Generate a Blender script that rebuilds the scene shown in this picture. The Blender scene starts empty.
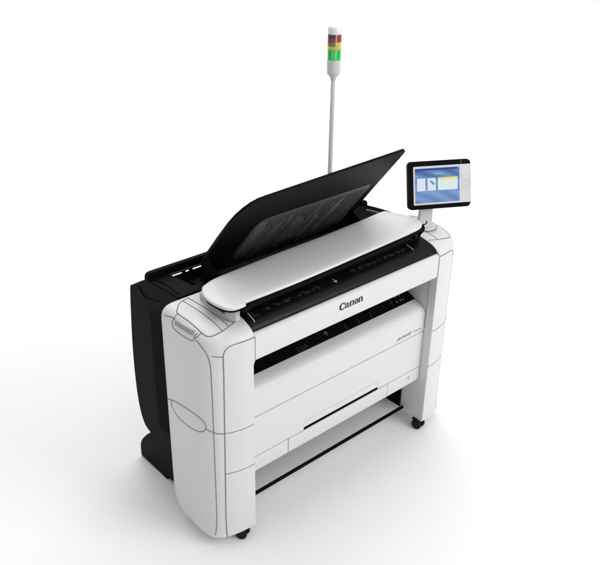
import bpy, bmesh, math, random
from mathutils import Vector, Matrix
from mathutils.bvhtree import BVHTree
from mathutils.geometry import tessellate_polygon
random.seed(7)
scene = bpy.context.scene
COL = scene.collection
OFF = Vector((-.79, -.16, .022))          # machine coordinates -> world (floor at z = 0, base centre at the origin)
CX = .79                                   # mirror plane of the machine

# ------------------------------------------------------------------ materials
def mat(name, base, rough=.4, spec=.5, bump=0., bscale=600., var=0., coat=0., metal=0., emit=None, estr=0., trans=0., alpha=1.):
    m = bpy.data.materials.new(name); m.use_nodes = True
    nt = m.node_tree; N = nt.nodes; L = nt.links; b = N['Principled BSDF']
    b.inputs['Base Color'].default_value = (*base, 1); b.inputs['Roughness'].default_value = rough
    b.inputs['Specular IOR Level'].default_value = spec; b.inputs['Metallic'].default_value = metal
    b.inputs['Coat Weight'].default_value = coat; b.inputs['Coat Roughness'].default_value = .12
    b.inputs['Transmission Weight'].default_value = trans
    tc = N.new('ShaderNodeTexCoord')
    if var:
        n = N.new('ShaderNodeTexNoise'); n.inputs['Scale'].default_value = 7.; n.inputs['Detail'].default_value = 5
        L.new(tc.outputs['Object'], n.inputs['Vector'])
        r = N.new('ShaderNodeMapRange'); r.inputs['To Min'].default_value = rough - var; r.inputs['To Max'].default_value = rough + var
        L.new(n.outputs['Fac'], r.inputs['Value']); L.new(r.outputs['Result'], b.inputs['Roughness'])
    if bump:
        n = N.new('ShaderNodeTexNoise'); n.inputs['Scale'].default_value = bscale; n.inputs['Detail'].default_value = 2
        L.new(tc.outputs['Object'], n.inputs['Vector'])
        u = N.new('ShaderNodeBump'); u.inputs['Strength'].default_value = bump; u.inputs['Distance'].default_value = .0006
        L.new(n.outputs['Fac'], u.inputs['Height']); L.new(u.outputs['Normal'], b.inputs['Normal'])
    if emit:
        b.inputs['Emission Color'].default_value = (*emit, 1); b.inputs['Emission Strength'].default_value = estr
    return m
WHITE = mat('white_plastic', (.66, .66, .66), .42, .4, bump=.25, var=.05)
LIDW = mat('white_gloss_plastic', (.66, .66, .66), .34, .5, var=.03)
GREYW = mat('light_grey_plastic', (.50, .50, .50), .45, .4, bump=.2)
SHELF = mat('grey_sheet', (.80, .80, .80), .55, .35, bump=.2)
SEAM = mat('seam_shadow_gap', (.17, .17, .17), .7, .2)
RECESS = mat('grey_recess', (.33, .33, .33), .5, .3)
BLACK = mat('black_plastic', (.0035, .0035, .0035), .5, .035, bump=.3, var=.06)
DEEP = mat('matt_black_plastic', (.002, .002, .002), .6, .07, bump=.3)
BEDB = mat('black_satin_plastic', (.004, .004, .004), .36, .2, var=.05)
WINGM = mat('smoked_black_plastic', (.0055, .0055, .0055), .45, .06, var=.05)
INSET = mat('ribbed_dark_plastic', (.07, .07, .07), .45, .5, var=.04)
RIBM = mat('rib_glint_grey', (.42, .42, .42), .3, .5)  # pale tone for the painted reflections on the ribs
PRINT = mat('black_print', (.008, .008, .008), .5, .3)
PRINTG = mat('grey_print', (.12, .12, .12), .5, .3)
MARKW = mat('white_print', (.55, .55, .55), .5, .3)
MARKG = mat('faint_grey_print_and_glint', (.12, .12, .12), .5, .3)
RUBBER = mat('caster_rubber', (.004, .004, .004), .45, .15)
GREEND = mat('green_print', (.20, .42, .10), .5, .3)
POLE = mat('pale_grey_metal', (.66, .66, .67), .35, .5)
CAPW = mat('white_cap_plastic', (.78, .78, .78), .3, .5)
LRED = mat('red_lens', (.32, .012, .03), .12, .6, coat=.5)
LAMB = mat('amber_lens', (.62, .52, .03), .12, .6, coat=.5)
LGRN = mat('green_lens', (.015, .50, .085), .15, .5, coat=.5, emit=(.01, .7, .1), estr=.12)
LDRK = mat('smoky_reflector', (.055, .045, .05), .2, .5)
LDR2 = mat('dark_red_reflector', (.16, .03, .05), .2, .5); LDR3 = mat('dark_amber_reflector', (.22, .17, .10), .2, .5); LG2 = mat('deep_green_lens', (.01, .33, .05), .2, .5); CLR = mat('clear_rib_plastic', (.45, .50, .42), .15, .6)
def screen_mat():
    m = bpy.data.materials.new('screen_blue'); m.use_nodes = True
    nt = m.node_tree; N = nt.nodes; L = nt.links; b = N['Principled BSDF']
    tc = N.new('ShaderNodeTexCoord'); sp = N.new('ShaderNodeSeparateXYZ'); L.new(tc.outputs['Generated'], sp.inputs[0])
    w = N.new('ShaderNodeTexWave'); w.inputs['Scale'].default_value = 1.1; w.inputs['Distortion'].default_value = 3.5; w.inputs['Detail'].default_value = 1; w.inputs['Detail Scale'].default_value = .6
    mp = N.new('ShaderNodeMapping'); mp.inputs['Rotation'].default_value = (0, math.radians(55), 0); L.new(tc.outputs['Generated'], mp.inputs['Vector']); L.new(mp.outputs[0], w.inputs['Vector'])
    g = N.new('ShaderNodeValToRGB'); e = g.color_ramp.elements
    e[0].position = 0; e[0].color = (.12, .26, .56, 1); e[1].position = 1; e[1].color = (.03, .10, .34, 1)
    k = e.new(.45); k.color = (.17, .32, .60, 1)
    L.new(sp.outputs['Z'], g.inputs['Fac'])
    mx = N.new('ShaderNodeMix'); mx.data_type = 'RGBA'; mx.inputs['B'].default_value = (.36, .52, .78, 1)
    r = N.new('ShaderNodeMapRange'); r.inputs['To Max'].default_value = .4; L.new(w.outputs['Fac'], r.inputs['Value']); L.new(r.outputs[0], mx.inputs['Factor'])
    L.new(g.outputs['Color'], mx.inputs['A'])
    b.inputs['Base Color'].default_value = (.01, .01, .01, 1); b.inputs['Roughness'].default_value = .3; b.inputs['Specular IOR Level'].default_value = .08
    L.new(mx.outputs['Result'], b.inputs['Emission Color']); b.inputs['Emission Strength'].default_value = .86
    return m
SCR = screen_mat()
def em(name, c, s=.95): return mat(name, (.01, .01, .01), .4, .05, emit=c, estr=s)
SC_W = em('screen_white', (.72, .80, .90)); SC_Y = em('screen_yellow', (.74, .78, .30)); SC_D = em('screen_navy', (.02, .07, .26))
SC_T = em('screen_teal', (.05, .38, .55)); SC_L = em('screen_pale_blue', (.42, .58, .82)); SC_C = em('screen_cream', (.78, .84, .84)); SC_G = em('screen_grey', (.66, .74, .82))

# ------------------------------------------------------------------ helpers
def link(name, bm, m, parent=None, smooth=False, angle=32, off=True, tri=False):
    if off: bmesh.ops.translate(bm, verts=bm.verts, vec=OFF)
    bmesh.ops.recalc_face_normals(bm, faces=bm.faces)
    me = bpy.data.meshes.new(name); bm.to_mesh(me); bm.free()
    ms = m if isinstance(m, (list, tuple)) else [m]
    for x in ms: me.materials.append(x)
    o = bpy.data.objects.new(name, me); COL.objects.link(o)
    if parent is not None: o.parent = parent
    if smooth:
        me.shade_smooth()
        me.set_sharp_from_angle(angle=math.radians(angle))
    return o
def bevel(bm, w, seg=2, ang=30):
    ed = [e for e in bm.edges if len(e.link_faces) == 2 and e.calc_face_angle(0) > math.radians(ang)]
    if ed: bmesh.ops.bevel(bm, geom=ed, offset=w, segments=seg, profile=.5, affect='EDGES', clamp_overlap=True)
def add_box(bm, x0, x1, y0, y1, z0, z1):
    r = bmesh.ops.create_cube(bm, size=1)
    for v in r['verts']:
        v.co = Vector(((x0+x1)/2+v.co.x*(x1-x0), (y0+y1)/2+v.co.y*(y1-y0), (z0+z1)/2+v.co.z*(z1-z0)))
    return r['verts']
def box(x0, x1, y0, y1, z0, z1, bv=0., seg=2):
    bm = bmesh.new(); add_box(bm, x0, x1, y0, y1, z0, z1)
    if bv: bevel(bm, bv, seg)
    return bm
def add_prism_x(bm, prof, x0, x1):
    """profile of (y,z) points extruded along x"""
    a = [bm.verts.new((x0, y, z)) for y, z in prof]; b = [bm.verts.new((x1, y, z)) for y, z in prof]
    n = len(prof)
    for i in range(n): bm.faces.new((a[i], a[(i+1) % n], b[(i+1) % n], b[i]))
    f1 = bm.faces.new(a); f2 = bm.faces.new(b[::-1])
    return f1, f2
def add_prism_z(bm, pts, z0, z1):
    a = [bm.verts.new((x, y, z0)) for x, y in pts]; b = [bm.verts.new((x, y, z1)) for x, y in pts]
    n = len(pts)
    for i in range(n): bm.faces.new((a[i], a[(i+1) % n], b[(i+1) % n], b[i]))
    bm.faces.new(a); bm.faces.new(b[::-1])
def catmull(P, k=6, closed=False):
    P = [Vector(p) for p in P]; n = len(P); out = []
    rng = range(n if closed else n-1)
    for i in rng:
        g = (lambda j: P[j % n]) if closed else (lambda j: P[max(0, min(n-1, j))])
        p0, p1, p2, p3 = g(i-1), g(i), g(i+1), g(i+2)
        for s in range(k):
            t = s/k
            out.append(.5*((2*p1)+(p2-p0)*t+(2*p0-5*p1+4*p2-p3)*t*t+(3*p1-p0-3*p2+p3)*t**3))
    if not closed: out.append(P[-1])
    return out
def add_tube(bm, pts, r, sides=8, closed=False, caps=True):
    pts = [Vector(p) for p in pts]; n = len(pts); rings = []
    up = None
    for i, p in enumerate(pts):
        a = pts[(i-1) % n] if (closed or i > 0) else p
        b = pts[(i+1) % n] if (closed or i < n-1) else p
        t = (b-a)
        if t.length < 1e-9: t = Vector((1, 0, 0))
        t.normalize()
        if up is None:
            up = t.orthogonal().normalized()
        up = (up - t*up.dot(t))
        if up.length < 1e-6: up = t.orthogonal()
        up.normalize(); w = t.cross(up)
        rr = r[i] if isinstance(r, (list, tuple)) else r
        rings.append([bm.verts.new(p+(up*math.cos(2*math.pi*k/sides)+w*math.sin(2*math.pi*k/sides))*rr) for k in range(sides)])
    m = n if closed else n-1
    for i in range(m):
        A, B = rings[i], rings[(i+1) % n]
        for k in range(sides): bm.faces.new((A[k], A[(k+1) % sides], B[(k+1) % sides], B[k]))
    if caps and not closed: bm.faces.new(rings[0][::-1]); bm.faces.new(rings[-1])
def add_lathe(bm, prof, c, sides=40, axis=(0, 0, 1)):
    """prof of (r, h); revolved about axis through c"""
    ax = Vector(axis).normalized(); u = ax.orthogonal().normalized(); w = ax.cross(u); c = Vector(c)
    rings = [[bm.verts.new(c+ax*h+(u*math.cos(2*math.pi*k/sides)+w*math.sin(2*math.pi*k/sides))*r) for k in range(sides)] for r, h in prof]
    for A, B in zip(rings, rings[1:]):
        for k in range(sides): bm.faces.new((A[k], A[(k+1) % sides], B[(k+1) % sides], B[k]))
    bm.faces.new(rings[0][::-1]); bm.faces.new(rings[-1])
def mirror(pts): return [(2*CX-p[0], *p[1:]) for p in pts]
def lerp_table(T, z, k):
    for a, b in zip(T, T[1:]):
        if a[0] <= z <= b[0]:
            t = (z-a[0])/(b[0]-a[0]); return a[k]+(b[k]-a[k])*t
    return T[0][k] if z < T[0][0] else T[-1][k]

# ------------------------------------------------------------------ the printer (one thing)
ROOT = bpy.data.objects.new('wide_format_printer', None); COL.objects.link(ROOT)
ROOT.empty_display_size = .2
ROOT['label'] = 'white and black wide format printer with raised black wing tray and blue touch screen'
ROOT['category'] = 'printer'

# ---- end towers: bowed plan outline, domed top, rounded lower rear corner
PLAN = [(.2105, -.021), (.17, -.020), (.135, -.015), (.10, -.006), (.073, .005), (.051, .017), (.031, .035), (.014, .060), (.003, .090), (-.003, .125), (-.006, .165), (-.007, .210), (-.007, .262), (-.006, .305)]
PLANS = [(p.x, p.y) for p in catmull([(a, b, 0) for a, b in PLAN], 5)]
PLANS += [(-.0085, .318), (-.003, .328), (.006, .334), (.018, .337), (.08, .338), (.15, .338), (.2105, .338)]
# z, front inset, outer side inset, rear inset
LV = [(.037, .006, .005, .135), (.040, .002, .001, .115), (.05, 0, 0, .078), (.065, 0, 0, .050), (.085, 0, 0, .028), (.11, 0, 0, .012), (.145, 0, 0, 0)]
LV += [(z, 0, 0, 0) for z in (.22, .30, .398, .5, .618, .72, .82, .905, .921, .927, .9295, 1.0, 1.035)]
LV += [(1.046, .0015, 0, 0), (1.056, .006, .0005, 0), (1.066, .014, .001, 0), (1.076, .026, .003, 0), (1.085, .041, .006, 0), (1.093, .060, .0105, .0005),
       (1.100, .084, .0165, .001), (1.106, .113, .025, .003), (1.111, .147, .037, .006), (1.1145, .185, .055, .011), (1.1165, .225, .085, .02)]
def tower_mesh(mx, grow=0.):
    bm = bmesh.new(); rings = []
    xi, xo, y0, y1 = .2105, -.01, -.021, .338
    for z, f, s, b in LV:
        ring = []; cut = 0 if mx else .0075*min(1, max(0, (.9296-z)/.0086))**.6
        for x, y in PLANS:
            wx = (xi-x)/(xi-xo); wf = (y1-y)/(y1-y0); wb = 1-wf
            X = x+s*wx-cut*(1-wx); Y = y+f*wf-b*wb
            if mx: X = 2*CX-X
            ring.append(bm.verts.new((X, Y, z)))
        rings.append(ring)
    n = len(PLANS)
    for A, B in zip(rings, rings[1:]):
        for i in range(n): bm.faces.new((A[i], A[(i+1) % n], B[(i+1) % n], B[i]))
    bm.faces.new(rings[0]); bm.faces.new(rings[-1])
    return bm
def tower_bvh(mx):
    bm = tower_mesh(mx); bmesh.ops.recalc_face_normals(bm, faces=bm.faces); bmesh.ops.triangulate(bm, faces=bm.faces)
    t = BVHTree.FromBMesh(bm); bm.free(); return t
BV = {0: tower_bvh(0), 1: tower_bvh(1)}
def snap(p, how, mx):
    """drop a point on the tower's surface: how = side / front / top"""
    d = {'side': Vector((1, 0, 0)), 'front': Vector((0, 1, 0)), 'top': Vector((0, 0, -1))}[how]
    p = Vector(p)
    if mx: p.x = 2*CX-p.x; d.x = -d.x
    o = {'side': Vector((3 if mx else -2, p.y, p.z)), 'front': Vector((p.x, -2, p.z)), 'top': Vector((p.x, p.y, 3))}[how]
    h = BV[mx].ray_cast(o, d)
    return (h[0], h[1]) if h[0] is not None else (p, -d)
def seam_pts(pts, how, mx, smooth=True, step=5):
    P = catmull(pts, step) if smooth else [Vector(p).lerp(Vector(q), k/step) for p, q in zip(pts, pts[1:]) for k in range(step)]+[Vector(pts[-1])]
    return [snap(p, how, mx)[0] for p in P]
def seam(bm, pts, how, mx, r=.0020, smooth=True, closed=False, step=5):
    P = seam_pts(pts, how, mx, smooth, step)
    add_tube(bm, P, r, 6, closed)
def patch(bm, loop, how, mx, lift=.0012, n=14):
    """thin raised skin over the tower surface filling a quad-ish loop given as two rails (lists of points of same length)"""
    A, B = loop; rows = []
    for a, b in zip(A, B):
        row = []
        for k in range(n+1):
            p, nn = snap(Vector(a).lerp(Vector(b), k/n), how, mx)
            row.append(bm.verts.new(p+nn*lift))
        rows.append(row)
    for r0, r1 in zip(rows, rows[1:]):
        for k in range(n): bm.faces.new((r0[k], r0[k+1], r1[k+1], r1[k]))
    bmesh.ops.recalc_face_normals(bm, faces=bm.faces)
    g = bmesh.ops.extrude_face_region(bm, geom=list(bm.faces))
    vs = [v for v in g['geom'] if isinstance(v, bmesh.types.BMVert)]
    d = {'side': Vector((1, 0, 0)), 'front': Vector((0, 1, 0)), 'top': Vector((0, 0, -1))}[how]
    if how == 'side' and mx: d.x = -1
    bmesh.ops.translate(bm, verts=vs, vec=d*.004)

def build_tower(mx):
    T = link('tower', tower_mesh(mx), WHITE, ROOT, True, 40)
    R = .071                                         # x of the seam beside the front panels at the top
    RX = lambda z: .057+.014*min(1, z/.95)
    # three stacked front panels
    for name, z0, z1, rc in (('front_panel', .62, 1.043, .035), ('front_panel', .402, .616, 0), ('front_panel', .041, .398, 0)):
        bm = bmesh.new(); nz = 16; A = []; B = []
        for k in range(nz+1):
            z = z0+(z1-z0)*k/nz
            x = RX(z)+.003
            if rc and z > z1-rc: x = RX(z)+.003+rc-math.sqrt(max(0, rc*rc-(z-(z1-rc))**2))
            A.append((x, 0, z)); B.append((.2085 if mx or z > .932 else .2008, 0, z))
        patch(bm, (A, B), 'front', mx)
        link(name, bm, WHITE, T, True, 30)
    bm = bmesh.new()
    seam(bm, [(RX(.04), 0, .04)]+[(RX(z), 0, z) for z in (.2, .4, .6, .8, .95)]+[(R, 0, .99), (R+.003, 0, 1.012), (R+.012, 0, 1.030), (R+.028, 0, 1.041), (R+.06, 0, 1.045), (.15, 0, 1.0455), (.2095, 0, 1.046)], 'front', mx)
    XE = .2095 if mx else .2022
    seam(bm, [(XE, 0, .618), (.15, 0, .618), (.1, 0, .618), (RX(.618), 0, .618), (.045, 0, .620), (.036, 0, .623), (.029, 0, .628)], 'front', mx)
    seam(bm, [(XE, 0, .400), (.15, 0, .400), (.1, 0, .400), (RX(.4), 0, .400)], 'front', mx, .0020)
    # seam round the side panel: up its front edge and back over the top
    sp = [(.0, .038, .05), (.0, .036, .2), (.0, .035, .5), (.0, .034, .8), (.0, .035, .93), (.0, .040, .985), (.0, .052, 1.022), (.0, .072, 1.048), (.0, .094, 1.062)]
    if not mx: seam(bm, sp, 'side', mx)
    else: seam(bm, [(0, .13, z) for z in (.06, .3, .6, .9)]+[(0, .13, 1.02), (0, .11, 1.050)], 'side', mx)
    seam(bm, [(.005, .097, .0), (.014, .089, .0), (.027, .084, .0)], 'top', mx, .0019)
    seam(bm, [(.000, .240, .0), (.012, .241, .0), (.022, .243, .0)], 'top', mx, .0019)
    seam(bm, [(.036, 0, 1.003), (.050, 0, 1.000), (RX(.99), 0, .998)], 'front', mx, .0020)
    seam(bm, [(.0, .235, 1.094), (.0, .262, 1.092), (.0, .305, 1.082)], 'side', mx, .0019)
    # joint between the middle handle and the front
    seam(bm, [(0, .064, .640), (0, .052, .632), (0, .038, .627)], 'side', mx)
    # top flap outline
    flap = [(.040, .268), (.029, .258), (.024, .243), (.023, .220), (.025, .165), (.027, .110), (.030, .080), (.038, .060), (.055, .048), (.085, .043), (.12, .045), (.16, .053), (.200, .066)]
    seam(bm, [(a, b, 0) for a, b in flap], 'top', mx, .0022)
    seam(bm, [(.040, .268, 0), (.060, .290, 0), (.088, .306, 0), (.125, .312, 0)], 'top', mx, .0020)
    if not mx:
        seam(bm, [(.090, .306, 0), (.095, .18, 0), (.099, .044, 0)], 'top', mx, .0020, False, step=6)
        seam(bm, [(.122, .312, 0), (.128, .18, 0), (.134, .048, 0)], 'top', mx, .0020, False, step=6)
    else: seam(bm, [(.150, .13, 0), (.148, .09, 0), (.146, .052, 0)], 'top', mx, .0018, False)
    link('panel_seam', bm, SEAM, T, True)
    # side panel skin
    bm = bmesh.new(); idx = [i for i, (x, y) in enumerate(PLANS) if .036 < y < .31 and x < .05]
    rows = []
    for z in (.145, .22, .30, .398, .5, .618, .72, .82, .92, .985):
        row = []
        for i in idx:
            a_ = Vector(PLANS[i-1]); b_ = Vector(PLANS[(i+1) % len(PLANS)]); t_ = (b_-a_).normalized(); nx, ny = -t_.y, t_.x
            if nx > 0: nx, ny = -nx, -ny
            d_ = -.0005 if i in (idx[0], idx[-1]) or z in (.145, .985) else .0005
            x_ = PLANS[i][0]+nx*d_; y_ = PLANS[i][1]+ny*d_
            row.append(bm.verts.new((2*CX-x_ if mx else x_, y_, z)))
        rows.append(row)
    for r0, r1 in zip(rows, rows[1:]):
        for k in range(len(idx)-1): bm.faces.new((r0[k], r0[k+1], r1[k+1], r1[k]))
    g = bmesh.ops.extrude_face_region(bm, geom=list(bm.faces))
    bmesh.ops.translate(bm, verts=[q for q in g['geom'] if isinstance(q, bmesh.types.BMVert)], vec=(-.003 if mx else .003, 0, 0))
    link('side_panel', bm, WHITE, T, True, 30)
    # flap skin
    bm = bmesh.new(); A = []; B = []
    for k in range(13):
        y = .05+(.285-.05)*k/12
        xl = .030+.03*max(0, (.09-y)/.04)**2+.02*max(0, (y-.24)/.045)**2
        A.append((xl, y, 0)); B.append((.090+.006*(.306-y)/.27, y, 0))
    patch(bm, (A, B), 'top', mx, .0004)
    link('top_flap', bm, WHITE, T, True, 30)
    # upper grip: rounded plate with a grey finger recess
    grip = [(0, .240, 1.098), (0, .244, 1.076), (0, .236, 1.060), (0, .215, 1.052), (0, .170, 1.050), (0, .125, 1.050), (0, .108, 1.053), (0, .102, 1.064), (0, .101, 1.078), (0, .097, 1.086)]
    bm = bmesh.new(); seam(bm, grip, 'side', mx, .0020)
    H = link('grip_outline', bm, SEAM, T, True)
    bm = bmesh.new()
    A = [(0, .229, 1.076+.016*k/8) for k in range(9)]; B = [(0, .110, 1.074+.016*k/8) for k in range(9)]
    patch(bm, (A, B), 'side', mx, .0014)
    link('grip_recess', bm, RECESS, T, True, 30)
    # middle latch: long lozenge on the side
    loz = [(0, .325, .655), (0, .300, .664), (0, .270, .674), (0, .225, .684), (0, .170, .690), (0, .120, .690), (0, .088, .683), (0, .068, .667), (0, .062, .645), (0, .070, .625), (0, .095, .608), (0, .140, .600), (0, .200, .599), (0, .245, .604), (0, .274, .618), (0, .290, .642), (0, .291, .664)]
    bm = bmesh.new(); seam(bm, loz, 'side', mx, .0021)
    link('latch_outline', bm, SEAM, T, True)
    bm = bmesh.new(); A = []; B = []
    for k in range(11):
        z = .610+(.684-.610)*k/10; t = (z-.647)/.037; w = math.sqrt(max(0, 1-min(1, abs(t))**2.4))
        A.append((0, .176+.098*w*(.9 if t > 0 else 1), z)); B.append((0, .160-.086*w, z))
    patch(bm, (A, B), 'side', mx, .0013, 16)
    link('latch', bm, WHITE, T, True, 30)
    return T
TL = build_tower(0); TR = build_tower(1)
bm = bmesh.new(); add_tube(bm, [(2*CX-.2105, .026, .932), (2*CX-.2105, .026, .62)], .0016, 6)
link('inner_seam', bm, SEAM, TR)
# black side plates behind the inner walls
for x0, x1 in ((.2112, .222), (1.358, 1.3688)):
    link('inner_plate', box(x0, x1, .137, .332, .052, .36, .002), DEEP, ROOT)

# ---- main fascia between the towers
XL, XR = .2135, 1.3665
def roundprof(pts): return pts
# cover that carries the maker's name
bm = bmesh.new()
add_prism_x(bm, [(-.0185, .934), (-.0200, .94), (-.0200, 1.042), (-.0175, 1.049), (-.008, 1.0545), (.03, 1.055), (.03, .931), (-.0145, .931)], XL, XR)
COVER = link('front_cover', bm, WHITE, ROOT, True, 25)
bm = bmesh.new()
for x in (.2120, 1.3680): add_tube(bm, [(x, -.0196, .933), (x, -.0196, 1.042), (x, -.008, 1.056)], .0024, 6)
link('panel_seam', bm, SEAM, COVER)
# black scanner bed, rounded towards the front
bed = [(.0, 1.0555), (.0005, 1.062), (.006, 1.071), (.016, 1.080), (.032, 1.089), (.055, 1.0965), (.085, 1.102), (.12, 1.106), (.16, 1.109), (.22, 1.110), (.335, 1.110), (.335, 1.04), (.02, 1.04)]
bm = bmesh.new(); add_prism_x(bm, bed, .2115, 1.3685)
BED = link('scanner_bed', bm, BEDB, ROOT, True, 40)
def bed_z(y):
    for a, b in zip(bed, bed[1:]):
        if a[0] <= y <= b[0]: return a[1]+(b[1]-a[1])*(y-a[0])/(b[0]-a[0])
    return 1.11
def bedmark(bm, pts, w):
    """flat stroke lying on the bed through (x,y) points"""
    for (xa, ya), (xb, yb) in zip(pts, pts[1:]):
        n = 4
        for k in range(n):
            t0, t1 = k/n, (k+1)/n
            a = Vector((xa+(xb-xa)*t0, ya+(yb-ya)*t0)); b = Vector((xa+(xb-xa)*t1, ya+(yb-ya)*t1))
            d = (b-a)
            if d.length < 1e-6: continue
            nn = Vector((-d.y, d.x)).normalized()*w/2
            q = [(a+nn), (b+nn), (b-nn), (a-nn)]
            bm.faces.new([bm.verts.new((p.x, p.y, bed_z(p.y)+.0009)) for p in q])
bm = bmesh.new()
bedmark(bm, [(.250, .075), (.246, .022)], .004)
link('end_mark', bm, MARKW, BED); bm = bmesh.new()
bedmark(bm, [(1.250, .098), (1.247, .046)], .004)
link('end_mark', bm, MARKW, BED)
bm = bmesh.new()
def arrow(bm, x, y, s): bedmark(bm, [(x, y+s), (x, y-s)], .0032); bedmark(bm, [(x-.6*s, y-.1*s), (x, y-s), (x+.6*s, y-.1*s)], .0032)
bedmark(bm, [(.268, .070), (.262, .045), (.290, .045)], .0018)
for i in range(42):
    x = .285+i*.0085
    if random.random() < .22: continue
    h = random.choice((.003, .005, .009)); y = .060+.006*math.sin(i*.7)
    bedmark(bm, [(x, y+h), (x+random.uniform(-.003, .003), y-h*.6)], .0016)
for x in (.345, .395, .440, .455, .520, .555, .600, .630):
    bedmark(bm, [(x-.005, .062), (x+.005, .062), (x+.005, .050), (x-.005, .050), (x-.005, .062)], .0014)
link('size_scale', bm, MARKG, BED); bm = bmesh.new()
for i in range(46):
    x = .845+i*.0083
    if random.random() < .25: continue
    h = random.choice((.003, .005, .009)); y = .072+.004*math.sin(i*.9)
    bedmark(bm, [(x, y+h), (x+random.uniform(-.003, .003), y-h*.6)], .0016)
for x in (.86, .905, .96, .985, 1.03, 1.07, 1.11, 1.16, 1.19):
    bedmark(bm, [(x-.005, .076), (x+.005, .076), (x+.005, .062), (x-.005, .062), (x-.005, .076)], .0014)
link('size_scale', bm, MARKG, BED)
bm = bmesh.new(); arrow(bm, .728, .058, .014); link('centre_arrow', bm, MARKW, BED)

# ---- delivery opening: black chute sloping up to the back
bm = bmesh.new(); add_prism_x(bm, [(.100, .748), (.108, .7585), (.172, .789), (.30, .850), (.335, .862), (.335, .70), (.10, .70)], .2125, 1.3675)
CHUTE = link('delivery_chute', bm, DEEP, ROOT, True, 20)
link('chute_back', box(.2125, 1.3675, .25, .334, .86, 1.039), DEEP, ROOT)
def chute_pt(x, y):
    z = .7585+(y-.108)*(.789-.7585)/(.172-.108) if y < .172 else .789+(y-.172)*(.850-.789)/(.128)
    return Vector((x, y, z+.001))
def chmark(bm, pts, w):
    for (xa, ya), (xb, yb) in zip(pts, pts[1:]):
        a = Vector((xa, ya)); b = Vector((xb, yb)); d = b-a
        if d.length < 1e-6: continue
        nn = Vector((-d.y, d.x)).normalized()*w/2
        bm.faces.new([bm.verts.new(chute_pt(p.x, p.y)) for p in (a+nn, b+nn, b-nn, a-nn)])
def ell(cx, cy, rx, ry, a0, a1, n=10): return [(cx+rx*math.cos(math.radians(a0+(a1-a0)*k/n)), cy+ry*math.sin(math.radians(a0+(a1-a0)*k/n))) for k in range(n+1)]
DIM = mat('dim_print', (.065, .065, .065), .5, .3)
def chpart(name, m, *strokes):
    bm = bmesh.new()
    for pts, w_ in strokes: chmark(bm, pts, w_)
    return link(name, bm, m, CHUTE)
chpart('symbol', DIM, (ell(.580, .121, .009, .009, 40, 320), .0025)); chpart('symbol', DIM, (ell(.602, .122, .008, .009, 0, 360), .0022))
chpart('symbol', DIM, ([(.614, .113), (.624, .131), (.633, .116)], .0025))
for x in (.885, .972, 1.060): chpart('tick', DIM, ([(x, .140), (x-.003, .112)], .003))
chpart('tick', DIM, ([(1.225, .165), (1.218, .122)], .003))
chpart('arrow', PRINTG, ([(.762, .124), (.762, .146)], .005), ([(.751, .134), (.762, .146), (.773, .134)], .005))
for x, y in [(1.255, .13), (1.268, .155), (1.282, .13), (1.296, .155), (1.282, .175), (1.256, .172), (1.30, .128)]:
    chpart('dot', PRINTG, ([(x-.005, y), (x+.005, y)], .009))

# ---- roll drawers
FY = .030
def fascia(name, prof, x0, x1, m=WHITE, bv=0):
    bm = bmesh.new(); add_prism_x(bm, prof, x0, x1)
    if bv: bevel(bm, bv, 2, 60)
    return link(name, bm, m, ROOT, True, 35)
up = [(FY, .6015), (FY+.001, .708), (.037, .724), (.047, .736), (.064, .745), (.085, .7515), (.1065, .7565), (.1065, .69), (.06, .6015)]
UP = fascia('upper_roll_drawer', up, XL, XR, bv=.002)
# lower drawer front with a sunken grip over a black slot
def panel_with_hole(z0, z1, holes, x0, x1, y=FY, th=.02):
    """front skin as a grid of boxes around holes (x0,x1,z0,z1) reaching its lower edge"""
    bm = bmesh.new(); hx0, hx1, hz = holes; n = 10; r = .008
    pts = [(x0, z0), (hx0, z0)]
    pts += [(hx0, hz-r)]+[(hx0+r-r*math.cos(math.radians(9*k)), hz-r+r*math.sin(math.radians(9*k))) for k in range(1, n+1)]
    pts += [(hx1-r+r*math.sin(math.radians(9*k)), hz-r+r*math.cos(math.radians(9*k))) for k in range(0, n+1)]
    pts += [(hx1, z0), (x1, z0), (x1, z1), (x0, z1)]
    a = [bm.verts.new((px, y, pz)) for px, pz in pts]; b = [bm.verts.new((px, y+th, pz)) for px, pz in pts]
    m = len(pts); bm.faces.new(a); bm.faces.new(b[::-1])
    for i in range(m): bm.faces.new((a[i], a[(i+1) % m], b[(i+1) % m], b[i]))
    bmesh.ops.triangulate(bm, faces=[f for f in bm.faces if len(f.verts) > 4])
    return bm
LOW = link('lower_roll_drawer', panel_with_hole(.3825, .5965, (.536, 1.040, .3965), XL, XR), WHITE, ROOT)
link('grip_slot', box(.5335, 1.0425, .0385, .060, .3795, .3985), DEEP, LOW)
bm = bmesh.new()
out = [(.536, .395), (.536, .414)]+[(.554-.018*math.cos(math.radians(18*k)), .414+.018*math.sin(math.radians(18*k))) for k in range(1, 6)]
out += [(1.022+.018*math.sin(math.radians(18*k)), .414+.018*math.cos(math.radians(18*k))) for k in range(0, 6)]+[(1.040, .395)]
add_tube(bm, [(x, FY+.0008, z) for x, z in out], .0014, 6)
link('grip_edge', bm, RECESS, LOW)
link('drawer_gap', box(.214, 1.366, FY+.006, FY+.030, .590, .608), SEAM, ROOT)
link('drawer_gap', box(.214, .532, FY+.006, FY+.030, .372, .388), SEAM, ROOT)
link('drawer_gap', box(1.044, 1.366, FY+.006, FY+.030, .372, .388), SEAM, ROOT)
low = [(FY, .3775), (FY, .305), (FY+.003, .296), (FY+.010, .289), (FY+.022, .285), (.09, .283), (.09, .3775)]
fascia('base_panel', low, XL, .4385, bv=.0015)
fascia('base_tray', [(FY-.0015, .3775)]+low[1:], .4425, 1.1165, bv=.0015)
BR = fascia('base_panel', low, 1.1205, XR, bv=.0015)
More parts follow.
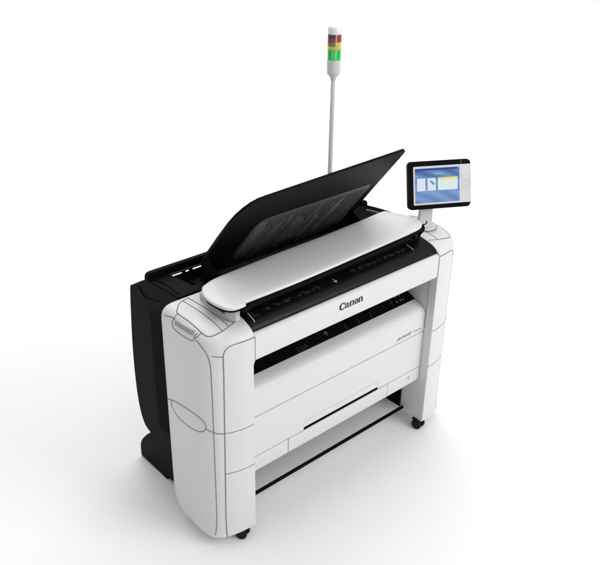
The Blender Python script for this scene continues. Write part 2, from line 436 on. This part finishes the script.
link('base_gap', box(.4370, .4440, FY+.005, FY+.03, .290, .376), SEAM, ROOT)
link('base_gap', box(1.1150, 1.1220, FY+.005, FY+.03, .290, .376), SEAM, ROOT)
# green dot mark
bm = bmesh.new()
pts = [(1.281+.009*math.cos(a)*(1+.25*math.sin(2*a)), .345+.008*math.sin(a)) for a in [2*math.pi*k/20 for k in range(20)]]
a = [bm.verts.new((x, FY-.0006, z)) for x, z in pts]; bm.faces.new(a)
link('green_mark', bm, GREEND, BR)
# underside and inner carcass behind the drawers
link('carcass', box(.2135, 1.3665, .062, .333, .290, .69), DEEP, ROOT)

# ---- lower cross bar and grey paper sheet
bm = bmesh.new(); add_tube(bm, [(.212, .119, .062), (1.3655, .119, .062)], .0088, 14)
link('cross_bar', bm, BLACK, ROOT, True)
bm = bmesh.new(); add_prism_x(bm, [(.128, .0635), (.128, .0675), (.34, .0675), (.34, .0635)], .2125, 1.352)
link('lower_sheet', bm, SHELF, ROOT)

# ---- maker's name in heavy serif letters, drawn as pen strokes
def stroke(bm, P, W, place, th=.0010):
    """P centre points, W widths, as flat ribbon through place(u,v)"""
    L_, R_ = [], []
    n = len(P)
    for i in range(n):
        a = P[max(0, i-1)]; b = P[min(n-1, i+1)]
        d = Vector((b[0]-a[0], b[1]-a[1])).normalized(); nn = Vector((-d.y, d.x))*W[i]/2
        L_.append((P[i][0]+nn.x, P[i][1]+nn.y)); R_.append((P[i][0]-nn.x, P[i][1]-nn.y))
    lv = [bm.verts.new(place(*p)) for p in L_]; rv = [bm.verts.new(place(*p)) for p in R_]
    for i in range(n-1): bm.faces.new((lv[i], lv[i+1], rv[i+1], rv[i]))
def arcw(cx, cy, rx, ry, a0, a1, thin, thick, n=24):
    P, W = [], []
    for k in range(n+1):
        a = math.radians(a0+(a1-a0)*k/n)
        P.append((cx+rx*math.cos(a), cy+ry*math.sin(a))); W.append(thin+(thick-thin)*abs(math.cos(a))**1.5)
    return P, W
def poly(bm, pts, place): bm.faces.new([bm.verts.new(place(*p)) for p in pts])
LX0, LZ0, LS = .686, .9905, .0264                # left edge, baseline, x-height
layer = [0]
def place(u, v): return (LX0+u*LS, -.0206-layer[0]*.00012, LZ0+v*LS)
bm = bmesh.new()
def nextl(): layer[0] = (layer[0]+1) % 9
# C
P, W = arcw(.78, .62, .56, .60, 48, 318, .16, .44); stroke(bm, P, W, place); nextl()
poly(bm, [(1.02, 1.02), (1.22, 1.30), (1.30, .92), (1.12, .74), (1.06, .95)], place); nextl()
# a
def let_a(x):
    P, W = arcw(x+.36, .33, .24, .26, 60, 330, .12, .30); stroke(bm, P, W, place); nextl()
    P, W = arcw(x+.42, .70, .30, .22, 175, 10, .14, .26); stroke(bm, P, W, place); nextl()
    poly(bm, [(x+.56, .05), (x+.86, .05), (x+.86, .78), (x+.56, .78)], place); nextl()
    poly(bm, [(x+.80, .02), (x+1.02, .02), (x+1.02, .10), (x+.84, .17)], place); nextl()
def let_n(x):
    poly(bm, [(x+.08, .0), (x+.40, .0), (x+.40, .98), (x+.08, .88)], place); nextl()
    poly(bm, [(x-.06, .82), (x+.2, .82), (x+.40, .99), (x+.30, .99)], place); nextl()
    poly(bm, [(x-.02, .0), (x+.50, .0), (x+.50, .09), (x-.02, .09)], place); nextl()
    P, W = arcw(x+.62, .66, .28, .26, 150, 0, .15, .30); stroke(bm, P, W, place); nextl()
    poly(bm, [(x+.75, .0), (x+1.06, .0), (x+1.06, .68), (x+.75, .68)], place); nextl()
    poly(bm, [(x+.66, .0), (x+1.16, .0), (x+1.16, .09), (x+.66, .09)], place); nextl()
def let_o(x):
    P, W = arcw(x+.45, .48, .30, .42, 0, 360, .13, .34, 36); stroke(bm, P, W, place); nextl()
let_a(1.34); let_n(2.40); let_o(3.58); let_n(4.50)
for f in bm.faces: f.normal_update()
link('maker_lettering', bm, PRINT, COVER)
# model line, plain font
def text(name, s, size, x, y, z, m, parent, shear=0., bold=0., sx=1.):
    cu = bpy.data.curves.new(name, 'FONT'); cu.body = s; cu.size = size; cu.shear = shear; cu.offset = bold; cu.extrude = .0003
    o = bpy.data.objects.new(name, cu); COL.objects.link(o)
    dg = bpy.context.evaluated_depsgraph_get(); me = bpy.data.meshes.new_from_object(o.evaluated_get(dg))
    w = max(v.co.x for v in me.vertices)*sx
    M = Matrix.Translation(Vector((x, y, z))+OFF) @ Matrix.Rotation(math.pi/2, 4, 'X') @ Matrix.Diagonal((sx, 1, 1, 1))
    me.transform(M); bpy.data.objects.remove(o); me.materials.clear(); me.materials.append(m)
    me.name = name; o = bpy.data.objects.new(name, me); COL.objects.link(o); o.parent = parent
    return w
w1 = text('model_lettering', 'plotWAVE', .0240, 1.160, FY+.0003, .6185, PRINTG, UP, shear=.25, bold=.0007, sx=1.0)
text('series_lettering', 'T-series', .0215, 1.160+w1+.010, FY+.0003, .6185, PRINTG, UP, sx=.95)

# ---- white document lid over the scanner
LO = catmull([(.150, .243, 0), (.120, .205, 0), (.104, .150, 0), (.103, .090, 0), (.114, .040, 0), (.134, .017, 0), (.165, .011, 0), (.195, .013, 0)], 6)
LO += catmull([(.200, .030, 0), (.5, .030, 0), (.9, .045, 0), (1.15, .056, 0), (1.25, .062, 0), (1.32, .074, 0), (1.360, .105, 0), (1.374, .150, 0), (1.372, .200, 0), (1.355, .255, 0), (1.325, .318, 0)], 6)
LO += catmull([(1.300, .322, 0), (.92, .298, 0), (.55, .288, 0), (.268, .272, 0), (.20, .262, 0)], 6)
LO = [(p.x, p.y) for p in LO]
bm = bmesh.new(); cy = .165; rings = []
def lid_x(x, k):      # pull towards the spine for the domed levels
    cx = min(max(x, .25), 1.25); return cx+(x-cx)*k
for z, k in ((1.178, .985), (1.179, .996), (1.181, 1.0), (1.187, 1.0), (1.1890, .996), (1.1902, .985), (1.1918, .95), (1.1938, .87), (1.1955, .74), (1.1966, .55)):
    rings.append([bm.verts.new((lid_x(x, k), cy+(y-cy)*k, z)) for x, y in LO])
n = len(LO)
for A, B in zip(rings, rings[1:]):
    for i in range(n): bm.faces.new((A[i], A[(i+1) % n], B[(i+1) % n], B[i]))
bm.faces.new(rings[0])
# close the crown with a strip between the two long sides
top = rings[-1]
bm.faces.new(top)
bmesh.ops.triangulate(bm, faces=[f for f in bm.faces if len(f.verts) > 4])
LID = link('document_lid', bm, LIDW, ROOT, True, 50)
bm = bmesh.new()
ul = [(lid_x(x, .955), cy+(y-cy)*.955) for x, y in LO]
add_prism_z(bm, ul, 1.166, 1.1788); bmesh.ops.triangulate(bm, faces=[f for f in bm.faces if len(f.verts) > 4])
link('lid_underside', bm, BLACK, LID)
# feeder body below the lid and its front lip
bm = bmesh.new(); add_prism_x(bm, [(.095, 1.100), (.085, 1.165), (.30, 1.165), (.30, 1.100)], .2125, 1.345)
link('feeder_body', bm, DEEP, ROOT)
bm = bmesh.new()
for xa, xb, ya, yb in ((.172, .215, .004, .012), (.215, 1.235, .020, .046), (1.235, 1.262, .038, .050), (1.262, 1.372, .055, .070)):
    pass
a = [(.176, .006), (.213, .006), (.215, .020), (.9, .036), (1.235, .050), (1.238, .036), (1.262, .038), (1.266, .062), (1.352, .074), (1.375, .100), (1.375, .13), (.176, .13)]
add_prism_z(bm, a, 1.158, 1.1745); bmesh.ops.triangulate(bm, faces=[f for f in bm.faces if len(f.verts) > 4])
link('feeder_lip', bm, BLACK, ROOT)
bm = bmesh.new(); add_tube(bm, catmull([(1.372, .108, 1.172), (1.384, .098, 1.176), (1.392, .098, 1.182), (1.393, .104, 1.188)], 4), .003, 8)
link('lid_catch', bm, BLACK, ROOT, True)
# pale hinge block on the left tower below the lid
bm = bmesh.new()
a = [(.150, .060), (.166, .042), (.186, .042), (.186, .27), (.152, .27), (.140, .20), (.140, .12)]
add_prism_z(bm, a, 1.108, 1.150); bevel(bm, .004, 2, 40)
HB = link('hinge_block', bm, GREYW, ROOT, True, 40)
link('hinge_slot', box(.1385, .150, .085, .20, 1.132, 1.139, .001), SEAM, HB)
# ---- wing: raised original tray
WO = [(.372, .560, 1.045), (.336, .50, 1.115), (.300, .450, 1.172), (.294, .435, 1.191), (.286, .38, 1.253), (.278, .303, 1.340), (.274, .215, 1.440), (.280, .172, 1.488), (.296, .143, 1.521), (.318, .122, 1.545), (.345, .112, 1.557), (.375, .107, 1.562),
      (.75, .087, 1.585), (1.125, .066, 1.608), (1.145, .066, 1.608), (1.157, .073, 1.600), (1.162, .086, 1.584), (1.196, .250, 1.400), (1.235, .450, 1.172), (1.262, .560, 1.045)]
wn = Vector((0, .395, .35)).normalized()
def prism_n(bm, pts, off0, off1):
    a = [bm.verts.new(Vector(p)+wn*off0) for p in pts]; b = [bm.verts.new(Vector(p)+wn*off1) for p in pts]
    n = len(pts)
    for i in range(n): bm.faces.new((a[i], a[(i+1) % n], b[(i+1) % n], b[i]))
    bm.faces.new(a); bm.faces.new(b[::-1])
bm = bmesh.new(); prism_n(bm, WO, 0, .012)
bevel(bm, .0022, 2, 50); bmesh.ops.triangulate(bm, faces=[f for f in bm.faces if len(f.verts) > 4])
WING = link('wing_tray', bm, WINGM, ROOT, True, 35)
IO = [(.482, .556, 1.0545), (.478, .520, 1.095), (.472, .400, 1.230), (.467, .320, 1.320), (.470, .290, 1.355), (.482, .270, 1.378), (.505, .259, 1.389), (.53, .257, 1.391), (.85, .252, 1.397), (1.115, .247, 1.403), (1.130, .249, 1.400), (1.140, .258, 1.391), (1.195, .500, 1.115), (1.20, .520, 1.095), (1.205, .556, 1.0545)]
bm = bmesh.new(); prism_n(bm, IO, -.0022, -.0002)
bmesh.ops.triangulate(bm, faces=[f for f in bm.faces if len(f.verts) > 4])
INS = link('ribbed_panel', bm, INSET, WING, True, 35)
bm = bmesh.new()
def wp(x, s):      # point on the wing plane, s = 0 at the bottom .. 1 at the top of the inset
    return Vector((x, .520+(.259-.520)*s, 1.095+(1.389-1.095)*s))-wn*.0030
x = .484
while x < 1.185:
    s1 = .97
    if x < .51: s1 = .80+.17*((x-.478)/.032)
    if x > 1.125: s1 = max(.1, .97-(x-1.125)/.072)
    r = .0010
    add_tube(bm, [wp(x, -.12), wp(x, s1)], r, 5)
    x += .0125
link('ribbing', bm, INSET, WING)
for i in range(46):  # random pale streaks: reflections on the ribbing put in as thin tubes
    x = .490+.64*((i+random.uniform(.2, .8))/46)**1.15; s0 = random.uniform(-.12, .12); l = random.uniform(.5, .98)
    bm = bmesh.new(); add_tube(bm, [wp(x, s0)-wn*.0015, wp(x, min(.95 if x < 1.12 else .95-(x-1.12)*12, s0+l))-wn*.0015], random.choice((.0005, .0006, .0008, .0012)), 5)
    link('rib_glint', bm, RIBM, WING)
# side cheeks that carry the wing, hidden behind its lower edge
for xx in (.292, 1.215):
    bm = bmesh.new(); add_prism_x(bm, [(.33, 1.00), (.47, 1.00), (.462, 1.10), (.455, 1.172), (.445, 1.188), (.42, 1.17), (.33, 1.13)], xx, xx+(.03 if xx < 1 else .085))
    link('wing_cheek', bm, DEEP, WING)

# ---- rear body
side = [(.342, 1.116), (.46, 1.111), (.56, 1.101), (.60, 1.093), (.64, 1.076), (.69, 1.045), (.735, 1.016), (.750, .996), (.765, .86), (.780, .68), (.784, .525), (.779, .39), (.764, .297), (.738, .236), (.712, .212), (.681, .203), (.735, .150), (.780, .096), (.796, .060), (.800, .020), (.800, -.018), (.555, -.018), (.550, .004), (.50, .004), (.49, .02), (.342, .02)]
side = [(p.x, p.y) for p in catmull([(a, b, 0) for a, b in side[:16]], 3)]+[(p.x, p.y) for p in catmull([(a, b, 0) for a, b in side[15:21]], 3)][1:]+side[21:]
def cap(mx):
    bm = bmesh.new(); x0, x1 = .090, .205
    if mx: x0, x1 = 2*CX-x1, 2*CX-x0
    P = [Vector((y, z)) for y, z in side]; n = len(P)
    def inset(d):
        out = []
        for i in range(n):
            a, b, c = P[i-1], P[i], P[(i+1) % n]
            e1 = (b-a).normalized(); e2 = (c-b).normalized()
            m = Vector((e1.y+e2.y, -e1.x-e2.x)); m = m.normalized() if m.length > 1e-6 else Vector((0, 0))
            k = 1/max(.5, (1+e1.dot(e2))/2)**.5
            out.append(b+m*d*k)
        return out
    rings = []
    for x, d in ((x0, .007), (x0+.002, .003), (x0+.006, 0), (x1-.006, 0), (x1-.002, .003), (x1, .007)):
        rings.append([bm.verts.new((x, q.x, q.y)) for q in inset(d)])
    for A, B in zip(rings, rings[1:]):
        for i in range(n): bm.faces.new((A[i], A[(i+1) % n], B[(i+1) % n], B[i]))
    for rg_ in (rings[0], rings[-1]):
        for t in tessellate_polygon([[Vector((q.co.y, q.co.z, 0)) for q in rg_]]):
            bm.faces.new([rg_[k] for k in t])
    o = link('rear_side_housing', bm, BLACK, ROOT, True, 19)
    f = (lambda p: (2*CX-p[0], p[1], p[2])) if mx else (lambda p: p)
    bm = bmesh.new()
    add_tube(bm, [f(p) for p in catmull([(.0885, .665, 1.045), (.0885, .64, 1.02), (.0885, .60, 1.005), (.0885, .555, 1.015), (.0885, .50, 1.03)], 5)], .0025, 6)
    add_tube(bm, [f(p) for p in catmull([(.105, .602, 1.0945), (.118, .56, 1.1035), (.122, .50, 1.1105), (.118, .42, 1.1145), (.112, .36, 1.1175)], 5)], .0028, 6)
    link('housing_groove', bm, DEEP, o, True)
    # ribbed vent strip behind the tower
    bm = bmesh.new(); xv0, xv1 = (.0865, .0905) if not mx else (2*CX-.0905, 2*CX-.0865)
    z = .30
    while z < .96:
        add_box(bm, xv0, xv1, .43, .585, z, z+.006); z += .0125
    link('vent_ribs', bm, DEEP, o)
    bm = bmesh.new(); xv0, xv1 = (.0885, .0902) if not mx else (2*CX-.0902, 2*CX-.0885)
    add_box(bm, xv0, xv1, .42, .595, .285, .975)
    link('vent_field', bm, DEEP, o)
    return o
cap(0); cap(1)
# rear wall with see-through slots
zs = (1.066, 1.083)
slots = [(.207, .283), (.303, .322), (.343, .425), (1.16, 1.235), (1.255, 1.275), (1.295, 1.37)]
bm = bmesh.new(); y0, y1 = .601, .6035
add_box(bm, .205, 1.375, y0, y1, .90, zs[0])
bm2x = [.2051]
xs = .2051
for a, b in slots+[(1.3749, 1.3749)]:
    if a > xs: add_box(bm, xs, a, y0, y1, zs[0], zs[1])
    xs = b
wall_top = [(.205, zs[1]), (1.375, zs[1]), (1.375, 1.128), (.205, 1.128)]
add_box(bm, .205, 1.375, y0, y1, zs[1], 1.120)
RW = link('rear_wall', bm, BEDB, ROOT)
bm = bmesh.new()
rt = [(.095, 1.082), (.095, 1.108), (.099, 1.120), (.107, 1.1265), (.120, 1.129), (1.460, 1.129), (1.473, 1.1265), (1.481, 1.120), (1.485, 1.108), (1.485, 1.082)]
a = [bm.verts.new((x, .586, z)) for x, z in rt]; b = [bm.verts.new((x, .600, z)) for x, z in rt]; c_ = [bm.verts.new((x, .6125, z-.002)) for x, z in rt]
n = len(rt)
for i in range(n):
    j = (i+1) % n
    bm.faces.new((a[i], a[j], b[j], b[i])); bm.faces.new((b[i], b[j], c_[j], c_[i]))
bm.faces.new(a); bm.faces.new(c_[::-1]); bevel(bm, .003, 2, 50)
bmesh.ops.triangulate(bm, faces=[f for f in bm.faces if len(f.verts) > 4])
link('rear_rim', bm, BLACK, ROOT, True, 35)
bm = bmesh.new(); add_tube(bm, [(.19, .5855, 1.090), (1.40, .5855, 1.090)], .0022, 6)  # paler line painted in as the highlight along the ledge
link('rim_glint', bm, MARKG, RW)
link('rear_basin', box(.2055, 1.3745, .340, .6005, .985, 1.010), mat('dark_grey_plastic', (.02, .02, .02), .5, .3), ROOT)
link('basin_well', box(.235, .33, .50, .585, 1.0095, 1.0125), DEEP, ROOT)
link('rear_panel', box(.2055, 1.3745, .345, .595, .20, .984), DEEP, ROOT)
link('basin_rail', box(.2055, 1.3745, .345, .43, 1.0102, 1.095, .006), BLACK, ROOT)
bm = bmesh.new(); add_tube(bm, catmull([(1.388, .575, 1.0985), (1.412, .53, 1.1065), (1.424, .46, 1.1125), (1.428, .36, 1.117)], 5), .0022, 6)  # light grey arc put in for a highlight on the housing
link('housing_glint', bm, GREYW, ROOT, True)

# ---- touch screen on a short post
SY, ST, SW, SH = -.503, .293, .328, .236
SC = Vector((1.503, .128, 1.3455))
u = Vector((math.cos(SY), math.sin(SY), 0)); n0 = Vector((math.sin(SY), -math.cos(SY), 0))
v = Vector((0, 0, 1))*math.cos(ST)-n0*math.sin(ST); nn = n0*math.cos(ST)+Vector((0, 0, 1))*math.sin(ST)
def sp(a, b, d=0.): return SC+u*((a-.5)*SW)+v*((.5-b)*SH)+nn*d      # a, b = 0..1 from the top left
def splate(loop, d0, d1, bv=0.):
    bm = bmesh.new(); A = [bm.verts.new(sp(a, b, d0)) for a, b in loop]; B = [bm.verts.new(sp(a, b, d1)) for a, b in loop]
    m = len(loop); bm.faces.new(A); bm.faces.new(B[::-1])
    for i in range(m): bm.faces.new((A[i], A[(i+1) % m], B[(i+1) % m], B[i]))
    if bv: bevel(bm, bv, 3, 50)
    return bm
def rr(a0, b0, a1, b1, r, n=6, corners=(1, 1, 1, 1)):
    ra = r/SW; rb = r/SH; P = []
    for (ca, cb, s, ok) in ((a0, b0, 180, corners[0]), (a1, b0, 270, corners[1]), (a1, b1, 0, corners[2]), (a0, b1, 90, corners[3])):
        if not ok: P.append((ca, cb)); continue
        ox = ra if ca == a0 else -ra; oy = rb if cb == b0 else -rb
        for k in range(n+1):
            t = math.radians(s+90*k/n); P.append((ca+ox+ra*math.cos(t), cb+oy+rb*math.sin(t)))
    return P
SCR_ROOT = link('touch_screen', splate(rr(0, 0, 1, 1, .022, 8), -.024, 0, .003), BLACK, ROOT, True, 35)
link('screen_bezel', splate(rr(.082, .105, 1.006, .905, .006), -.004, .0018), mat('bezel_white', (.56, .57, .58), .3, .4), SCR_ROOT)
link('display', splate([(.108, .150), (.818, .150), (.818, .868), (.108, .868)], .001, .0026), SCR, SCR_ROOT)
def tile(name, a0, b0, a1, b1, m, d): return link(name, splate([(a0, b0), (a1, b0), (a1, b1), (a0, b1)], .002, d), m, SCR_ROOT)
tile('title_bar', .110, .152, .816, .197, SC_D, .0031)
tile('title_text', .40, .262, .565, .275, SC_L, .0030)
for a0, a1, m, hdr in ((.138, .270, SC_W, None), (.305, .435, SC_W, None), (.470, .785, SC_C, SC_Y)):
    tile('display_card', a0, .355, a1, .615, m, .0031)
    if hdr: tile('card_header', a0, .352, a1, .402, hdr, .0035)
link('card_picture', splate([(.335, .42), (.36, .40), (.42, .47), (.40, .51)], .002, .0036), SC_T, SCR_ROOT)
for a0, b0, a1, b1 in ((.15, .40, .235, .41), (.15, .44, .245, .45), (.15, .48, .22, .49), (.20, .55, .25, .56), (.49, .44, .60, .45), (.49, .48, .57, .49), (.62, .56, .72, .57), (.66, .46, .74, .47), (.32, .56, .40, .57)):
    tile('card_text', a0, b0, a1, b1, SC_G, .0035)
tile('status_light', .788, .165, .805, .182, SC_W, .0035)
bm = bmesh.new()
def frame(a0, b0, a1, b1, w=.0012):
    L = [sp(a0, b0, .002), sp(a1, b0, .002), sp(a1, b1, .002), sp(a0, b1, .002)]
    add_tube(bm, L+[L[0]], w, 5)
frame(.862, .325, .985, .435, .0008); frame(.862, .435, .985, .625, .0008); frame(.890, .465, .958, .54, .0007); frame(.89, .56, .958, .60, .0006)
link('key_outline', bm, GREYW, SCR_ROOT)
link('top_mark', splate([(.845, -.0005), (.852, -.0005), (.852, .098), (.845, .098)], -.001, .0012), MARKG, SCR_ROOT)
# post: flat stem with a collar and a base plate on the tower
bm = bmesh.new()
base = Vector((1.470, .172, 1.112))
dx = u; dy = Vector((-u.y, u.x, 0))
def rect(cx, hw, hd, z, sk=0.): return [Vector((cx.x, cx.y, 0))+dx*(s*hw)+dy*(t*hd)+Vector((0, 0, z)) for s, t in ((-1, -1), (1, -1), (1, 1), (-1, 1))]
lv = [(base, .046, .036, 1.112), (base, .045, .034, 1.125), (base, .038, .024, 1.136), (base+dy*.002, .0335, .016, 1.150), (base+dy*.0, .032, .014, 1.20), (base-dy*.002, .032, .014, 1.29), (base, .032, .014, 1.33)]
rg = [[bm.verts.new(p) for p in rect(c, a, b, z)] for c, a, b, z in lv]
for A, B in zip(rg, rg[1:]):
    for i in range(4): bm.faces.new((A[i], A[(i+1) % 4], B[(i+1) % 4], B[i]))
bm.faces.new(rg[0]); bm.faces.new(rg[-1]); bevel(bm, .006, 3, 40)
POST = link('screen_post', bm, mat('grey_white_plastic', (.58, .58, .59), .4, .4), ROOT, True, 40)
bm = bmesh.new(); add_lathe(bm, [(.060, 0), (.060, .006), (.057, .010), (.045, .013)], base+Vector((0, 0, -.001)), 40)
link('post_base', bm, WHITE, POST, True, 40)
bm = bmesh.new(); add_tube(bm, [base+Vector((.0615*math.cos(a), .0615*math.sin(a), .003)) for a in [2*math.pi*k/40 for k in range(40)]], .0022, 6, True)
link('base_seam', bm, SEAM, POST)

# ---- signal tower
px, py = 1.243, .640
ST_ = bpy.data.objects.new('signal_light', None); COL.objects.link(ST_); ST_.parent = ROOT; ST_.location = Vector((px, py, 1.12))+OFF
def sl(name, prof, m, sides=36):
    bm = bmesh.new(); add_lathe(bm, prof, (px, py, 0), sides)
    bmesh.ops.translate(bm, verts=bm.verts, vec=Vector((-px, -py, -1.12)))
    return link(name, bm, m, ST_, True, 40, off=False)
sl('pole', [(.0135, .95), (.0125, 1.818)], POLE, 24)
sl('lamp_base', [(.0145, 1.800), (.017, 1.814), (.027, 1.824), (.033, 1.833), (.0348, 1.841), (.0348, 1.900)], mat('lamp_base_white', (.62, .62, .62), .35, .4))
G = sl('green_lamp', [(.0342, 1.9005), (.0342, 1.950)], LGRN); A_ = sl('amber_lamp', [(.0342, 1.9505), (.0342, 1.985)], LAMB); R_ = sl('red_lamp', [(.0342, 1.9855), (.0342, 2.020)], LRED)
sl('lamp_cap', [(.0345, 2.0205), (.0351, 2.024), (.0351, 2.048), (.032, 2.054), (.024, 2.058)], CAPW)
def strip(name, z0, z1, a0, a1, m, parent, r=.0378):
    bm = bmesh.new(); n = 10; A = []; B = []
    for k in range(n+1):
        t = math.radians(a0+(a1-a0)*k/n); A.append(bm.verts.new((r*math.cos(t), r*math.sin(t), z0-1.12))); B.append(bm.verts.new((r*math.cos(t), r*math.sin(t), z1-1.12)))
    for k in range(n): bm.faces.new((A[k], A[k+1], B[k+1], B[k]))
    g = bmesh.ops.extrude_face_region(bm, geom=list(bm.faces))
    for vv in [q for q in g['geom'] if isinstance(q, bmesh.types.BMVert)]: vv.co.x *= .97; vv.co.y *= .97
    o = link(name, bm, m, parent, True, 40, off=False)
    return o
# camera side faces towards about 226 degrees; image left is about 135, image right 315
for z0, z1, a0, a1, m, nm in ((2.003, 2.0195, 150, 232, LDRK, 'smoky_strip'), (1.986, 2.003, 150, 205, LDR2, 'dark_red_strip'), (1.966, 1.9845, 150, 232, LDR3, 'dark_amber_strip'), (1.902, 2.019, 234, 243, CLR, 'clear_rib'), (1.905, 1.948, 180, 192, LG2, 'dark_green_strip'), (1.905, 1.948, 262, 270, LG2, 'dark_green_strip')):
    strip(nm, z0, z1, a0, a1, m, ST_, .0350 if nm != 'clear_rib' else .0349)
link('pole_bracket', box(px-.035, px+.035, .612, py+.012, 1.02, 1.115, .005), BLACK, ROOT, True)

# ---- casters
def caster(x, y, ang):
    e = bpy.data.objects.new('caster', None); COL.objects.link(e); e.parent = ROOT; e.location = Vector((x, y, -.022))+OFF; e.rotation_euler = (0, 0, ang)
    for s in (-1, 1):
        bm = bmesh.new(); add_lathe(bm, [(.016, -.0095), (.025, -.0095), (.029, -.006), (.030, 0), (.029, .006), (.025, .0095), (.016, .0095)], (s*.0165, 0, .030), 28, (1, 0, 0))
        link('wheel', bm, RUBBER, e, True, 40, off=False)
    bm = bmesh.new(); add_box(bm, -.006, .006, -.014, .018, .022, .060); add_box(bm, -.022, .022, -.010, .030, .052, .061); bevel(bm, .002)
    link('fork', bm, RUBBER, e, False, off=False)
    return e
caster(.150, .012, .45); caster(1.382, .012, .1)
for x in (.15, 1.43): caster(x, .29, .3)

# ------------------------------------------------------------------ floor
bm = bmesh.new(); bmesh.ops.create_grid(bm, x_segments=2, y_segments=2, size=60)
FLOOR = link('floor', bm, mat('studio_floor', (.86, .86, .86), .9, .1, bump=.0), None, off=False); FLOOR['kind'] = 'structure'

# ------------------------------------------------------------------ light
w = bpy.data.worlds.new('World'); scene.world = w; w.use_nodes = True
N = w.node_tree.nodes; L = w.node_tree.links; bg = N['Background']
tc = N.new('ShaderNodeTexCoord'); sx = N.new('ShaderNodeSeparateXYZ'); L.new(tc.outputs['Generated'], sx.inputs[0])
cr = N.new('ShaderNodeValToRGB'); L.new(sx.outputs['Z'], cr.inputs['Fac'])
e = cr.color_ramp.elements; e[0].position = 0; e[0].color = (.40, .40, .405, 1); e[1].position = 1; e[1].color = (1, 1, 1, 1)
k = e.new(.45); k.color = (.74, .74, .74, 1)
sd = N.new('ShaderNodeMapRange'); sd.inputs['From Min'].default_value = 1.1; sd.inputs['From Max'].default_value = .1
sd.inputs['To Min'].default_value = .42; sd.inputs['To Max'].default_value = 1.0; 
ax_ = N.new('ShaderNodeMath'); ax_.operation = 'ABSOLUTE'; of_ = N.new('ShaderNodeMath'); of_.operation = 'SUBTRACT'; of_.inputs[1].default_value = .12
L.new(sx.outputs['X'], of_.inputs[0]); L.new(of_.outputs[0], ax_.inputs[0]); L.new(ax_.outputs[0], sd.inputs['Value'])
vm = N.new('ShaderNodeVectorMath'); vm.operation = 'SCALE'; L.new(cr.outputs['Color'], vm.inputs[0]); L.new(sd.outputs[0], vm.inputs['Scale'])
L.new(vm.outputs[0], bg.inputs['Color']); bg.inputs['Strength'].default_value = 1.20
def area(name, loc, target, size, power, sy=None):
    ld = bpy.data.lights.new(name, 'AREA'); ld.energy = power; ld.shape = 'RECTANGLE'; ld.size = size; ld.size_y = sy or size
    o = bpy.data.objects.new(name, ld); COL.objects.link(o); o.location = loc
    o.rotation_euler = (Vector(target)-Vector(loc)).to_track_quat('-Z', 'Y').to_euler()
    return o
area('softbox_key', (1.4, 2.6, 5.2), (.3, .8, 0), 4.5, 125)
area('added_floor_fill', (6.0, 8.4, 5.0), (7.6, 10.0, 0), 11., 1350)  # added lamp, unseen, only to whiten the far floor
area('softbox_front', (1.6, -4.2, 3.4), (0, 0, .6), 2.6, 125)

# ------------------------------------------------------------------ camera
R = Matrix(((0.7470425778252523, -0.6645803762798337, 0.016134137099849608), (-0.29828233807848775, -0.3567859391886927, -0.8852860782750812), (0.5941001882735207, 0.6565338658904027, -0.4647668762211546)))
C = Vector((-1.440577552149781, -2.1098288504477503, 2.6919636018345825))+OFF
cd = bpy.data.cameras.new('Camera'); cam = bpy.data.objects.new('Camera', cd); COL.objects.link(cam); scene.camera = cam
cd.sensor_fit = 'HORIZONTAL'; cd.sensor_width = 36; cd.lens = 777.773585306161/600*36; cd.clip_end = 300; cd.clip_start = .05
M = Matrix((R[0], -R[1], -R[2])).transposed()
cam.matrix_world = Matrix.Translation(C) @ M.to_4x4()
scene.view_settings.view_transform = 'Standard'; scene.view_settings.look = 'None'; scene.view_settings.exposure = 0; scene.view_settings.gamma = 1
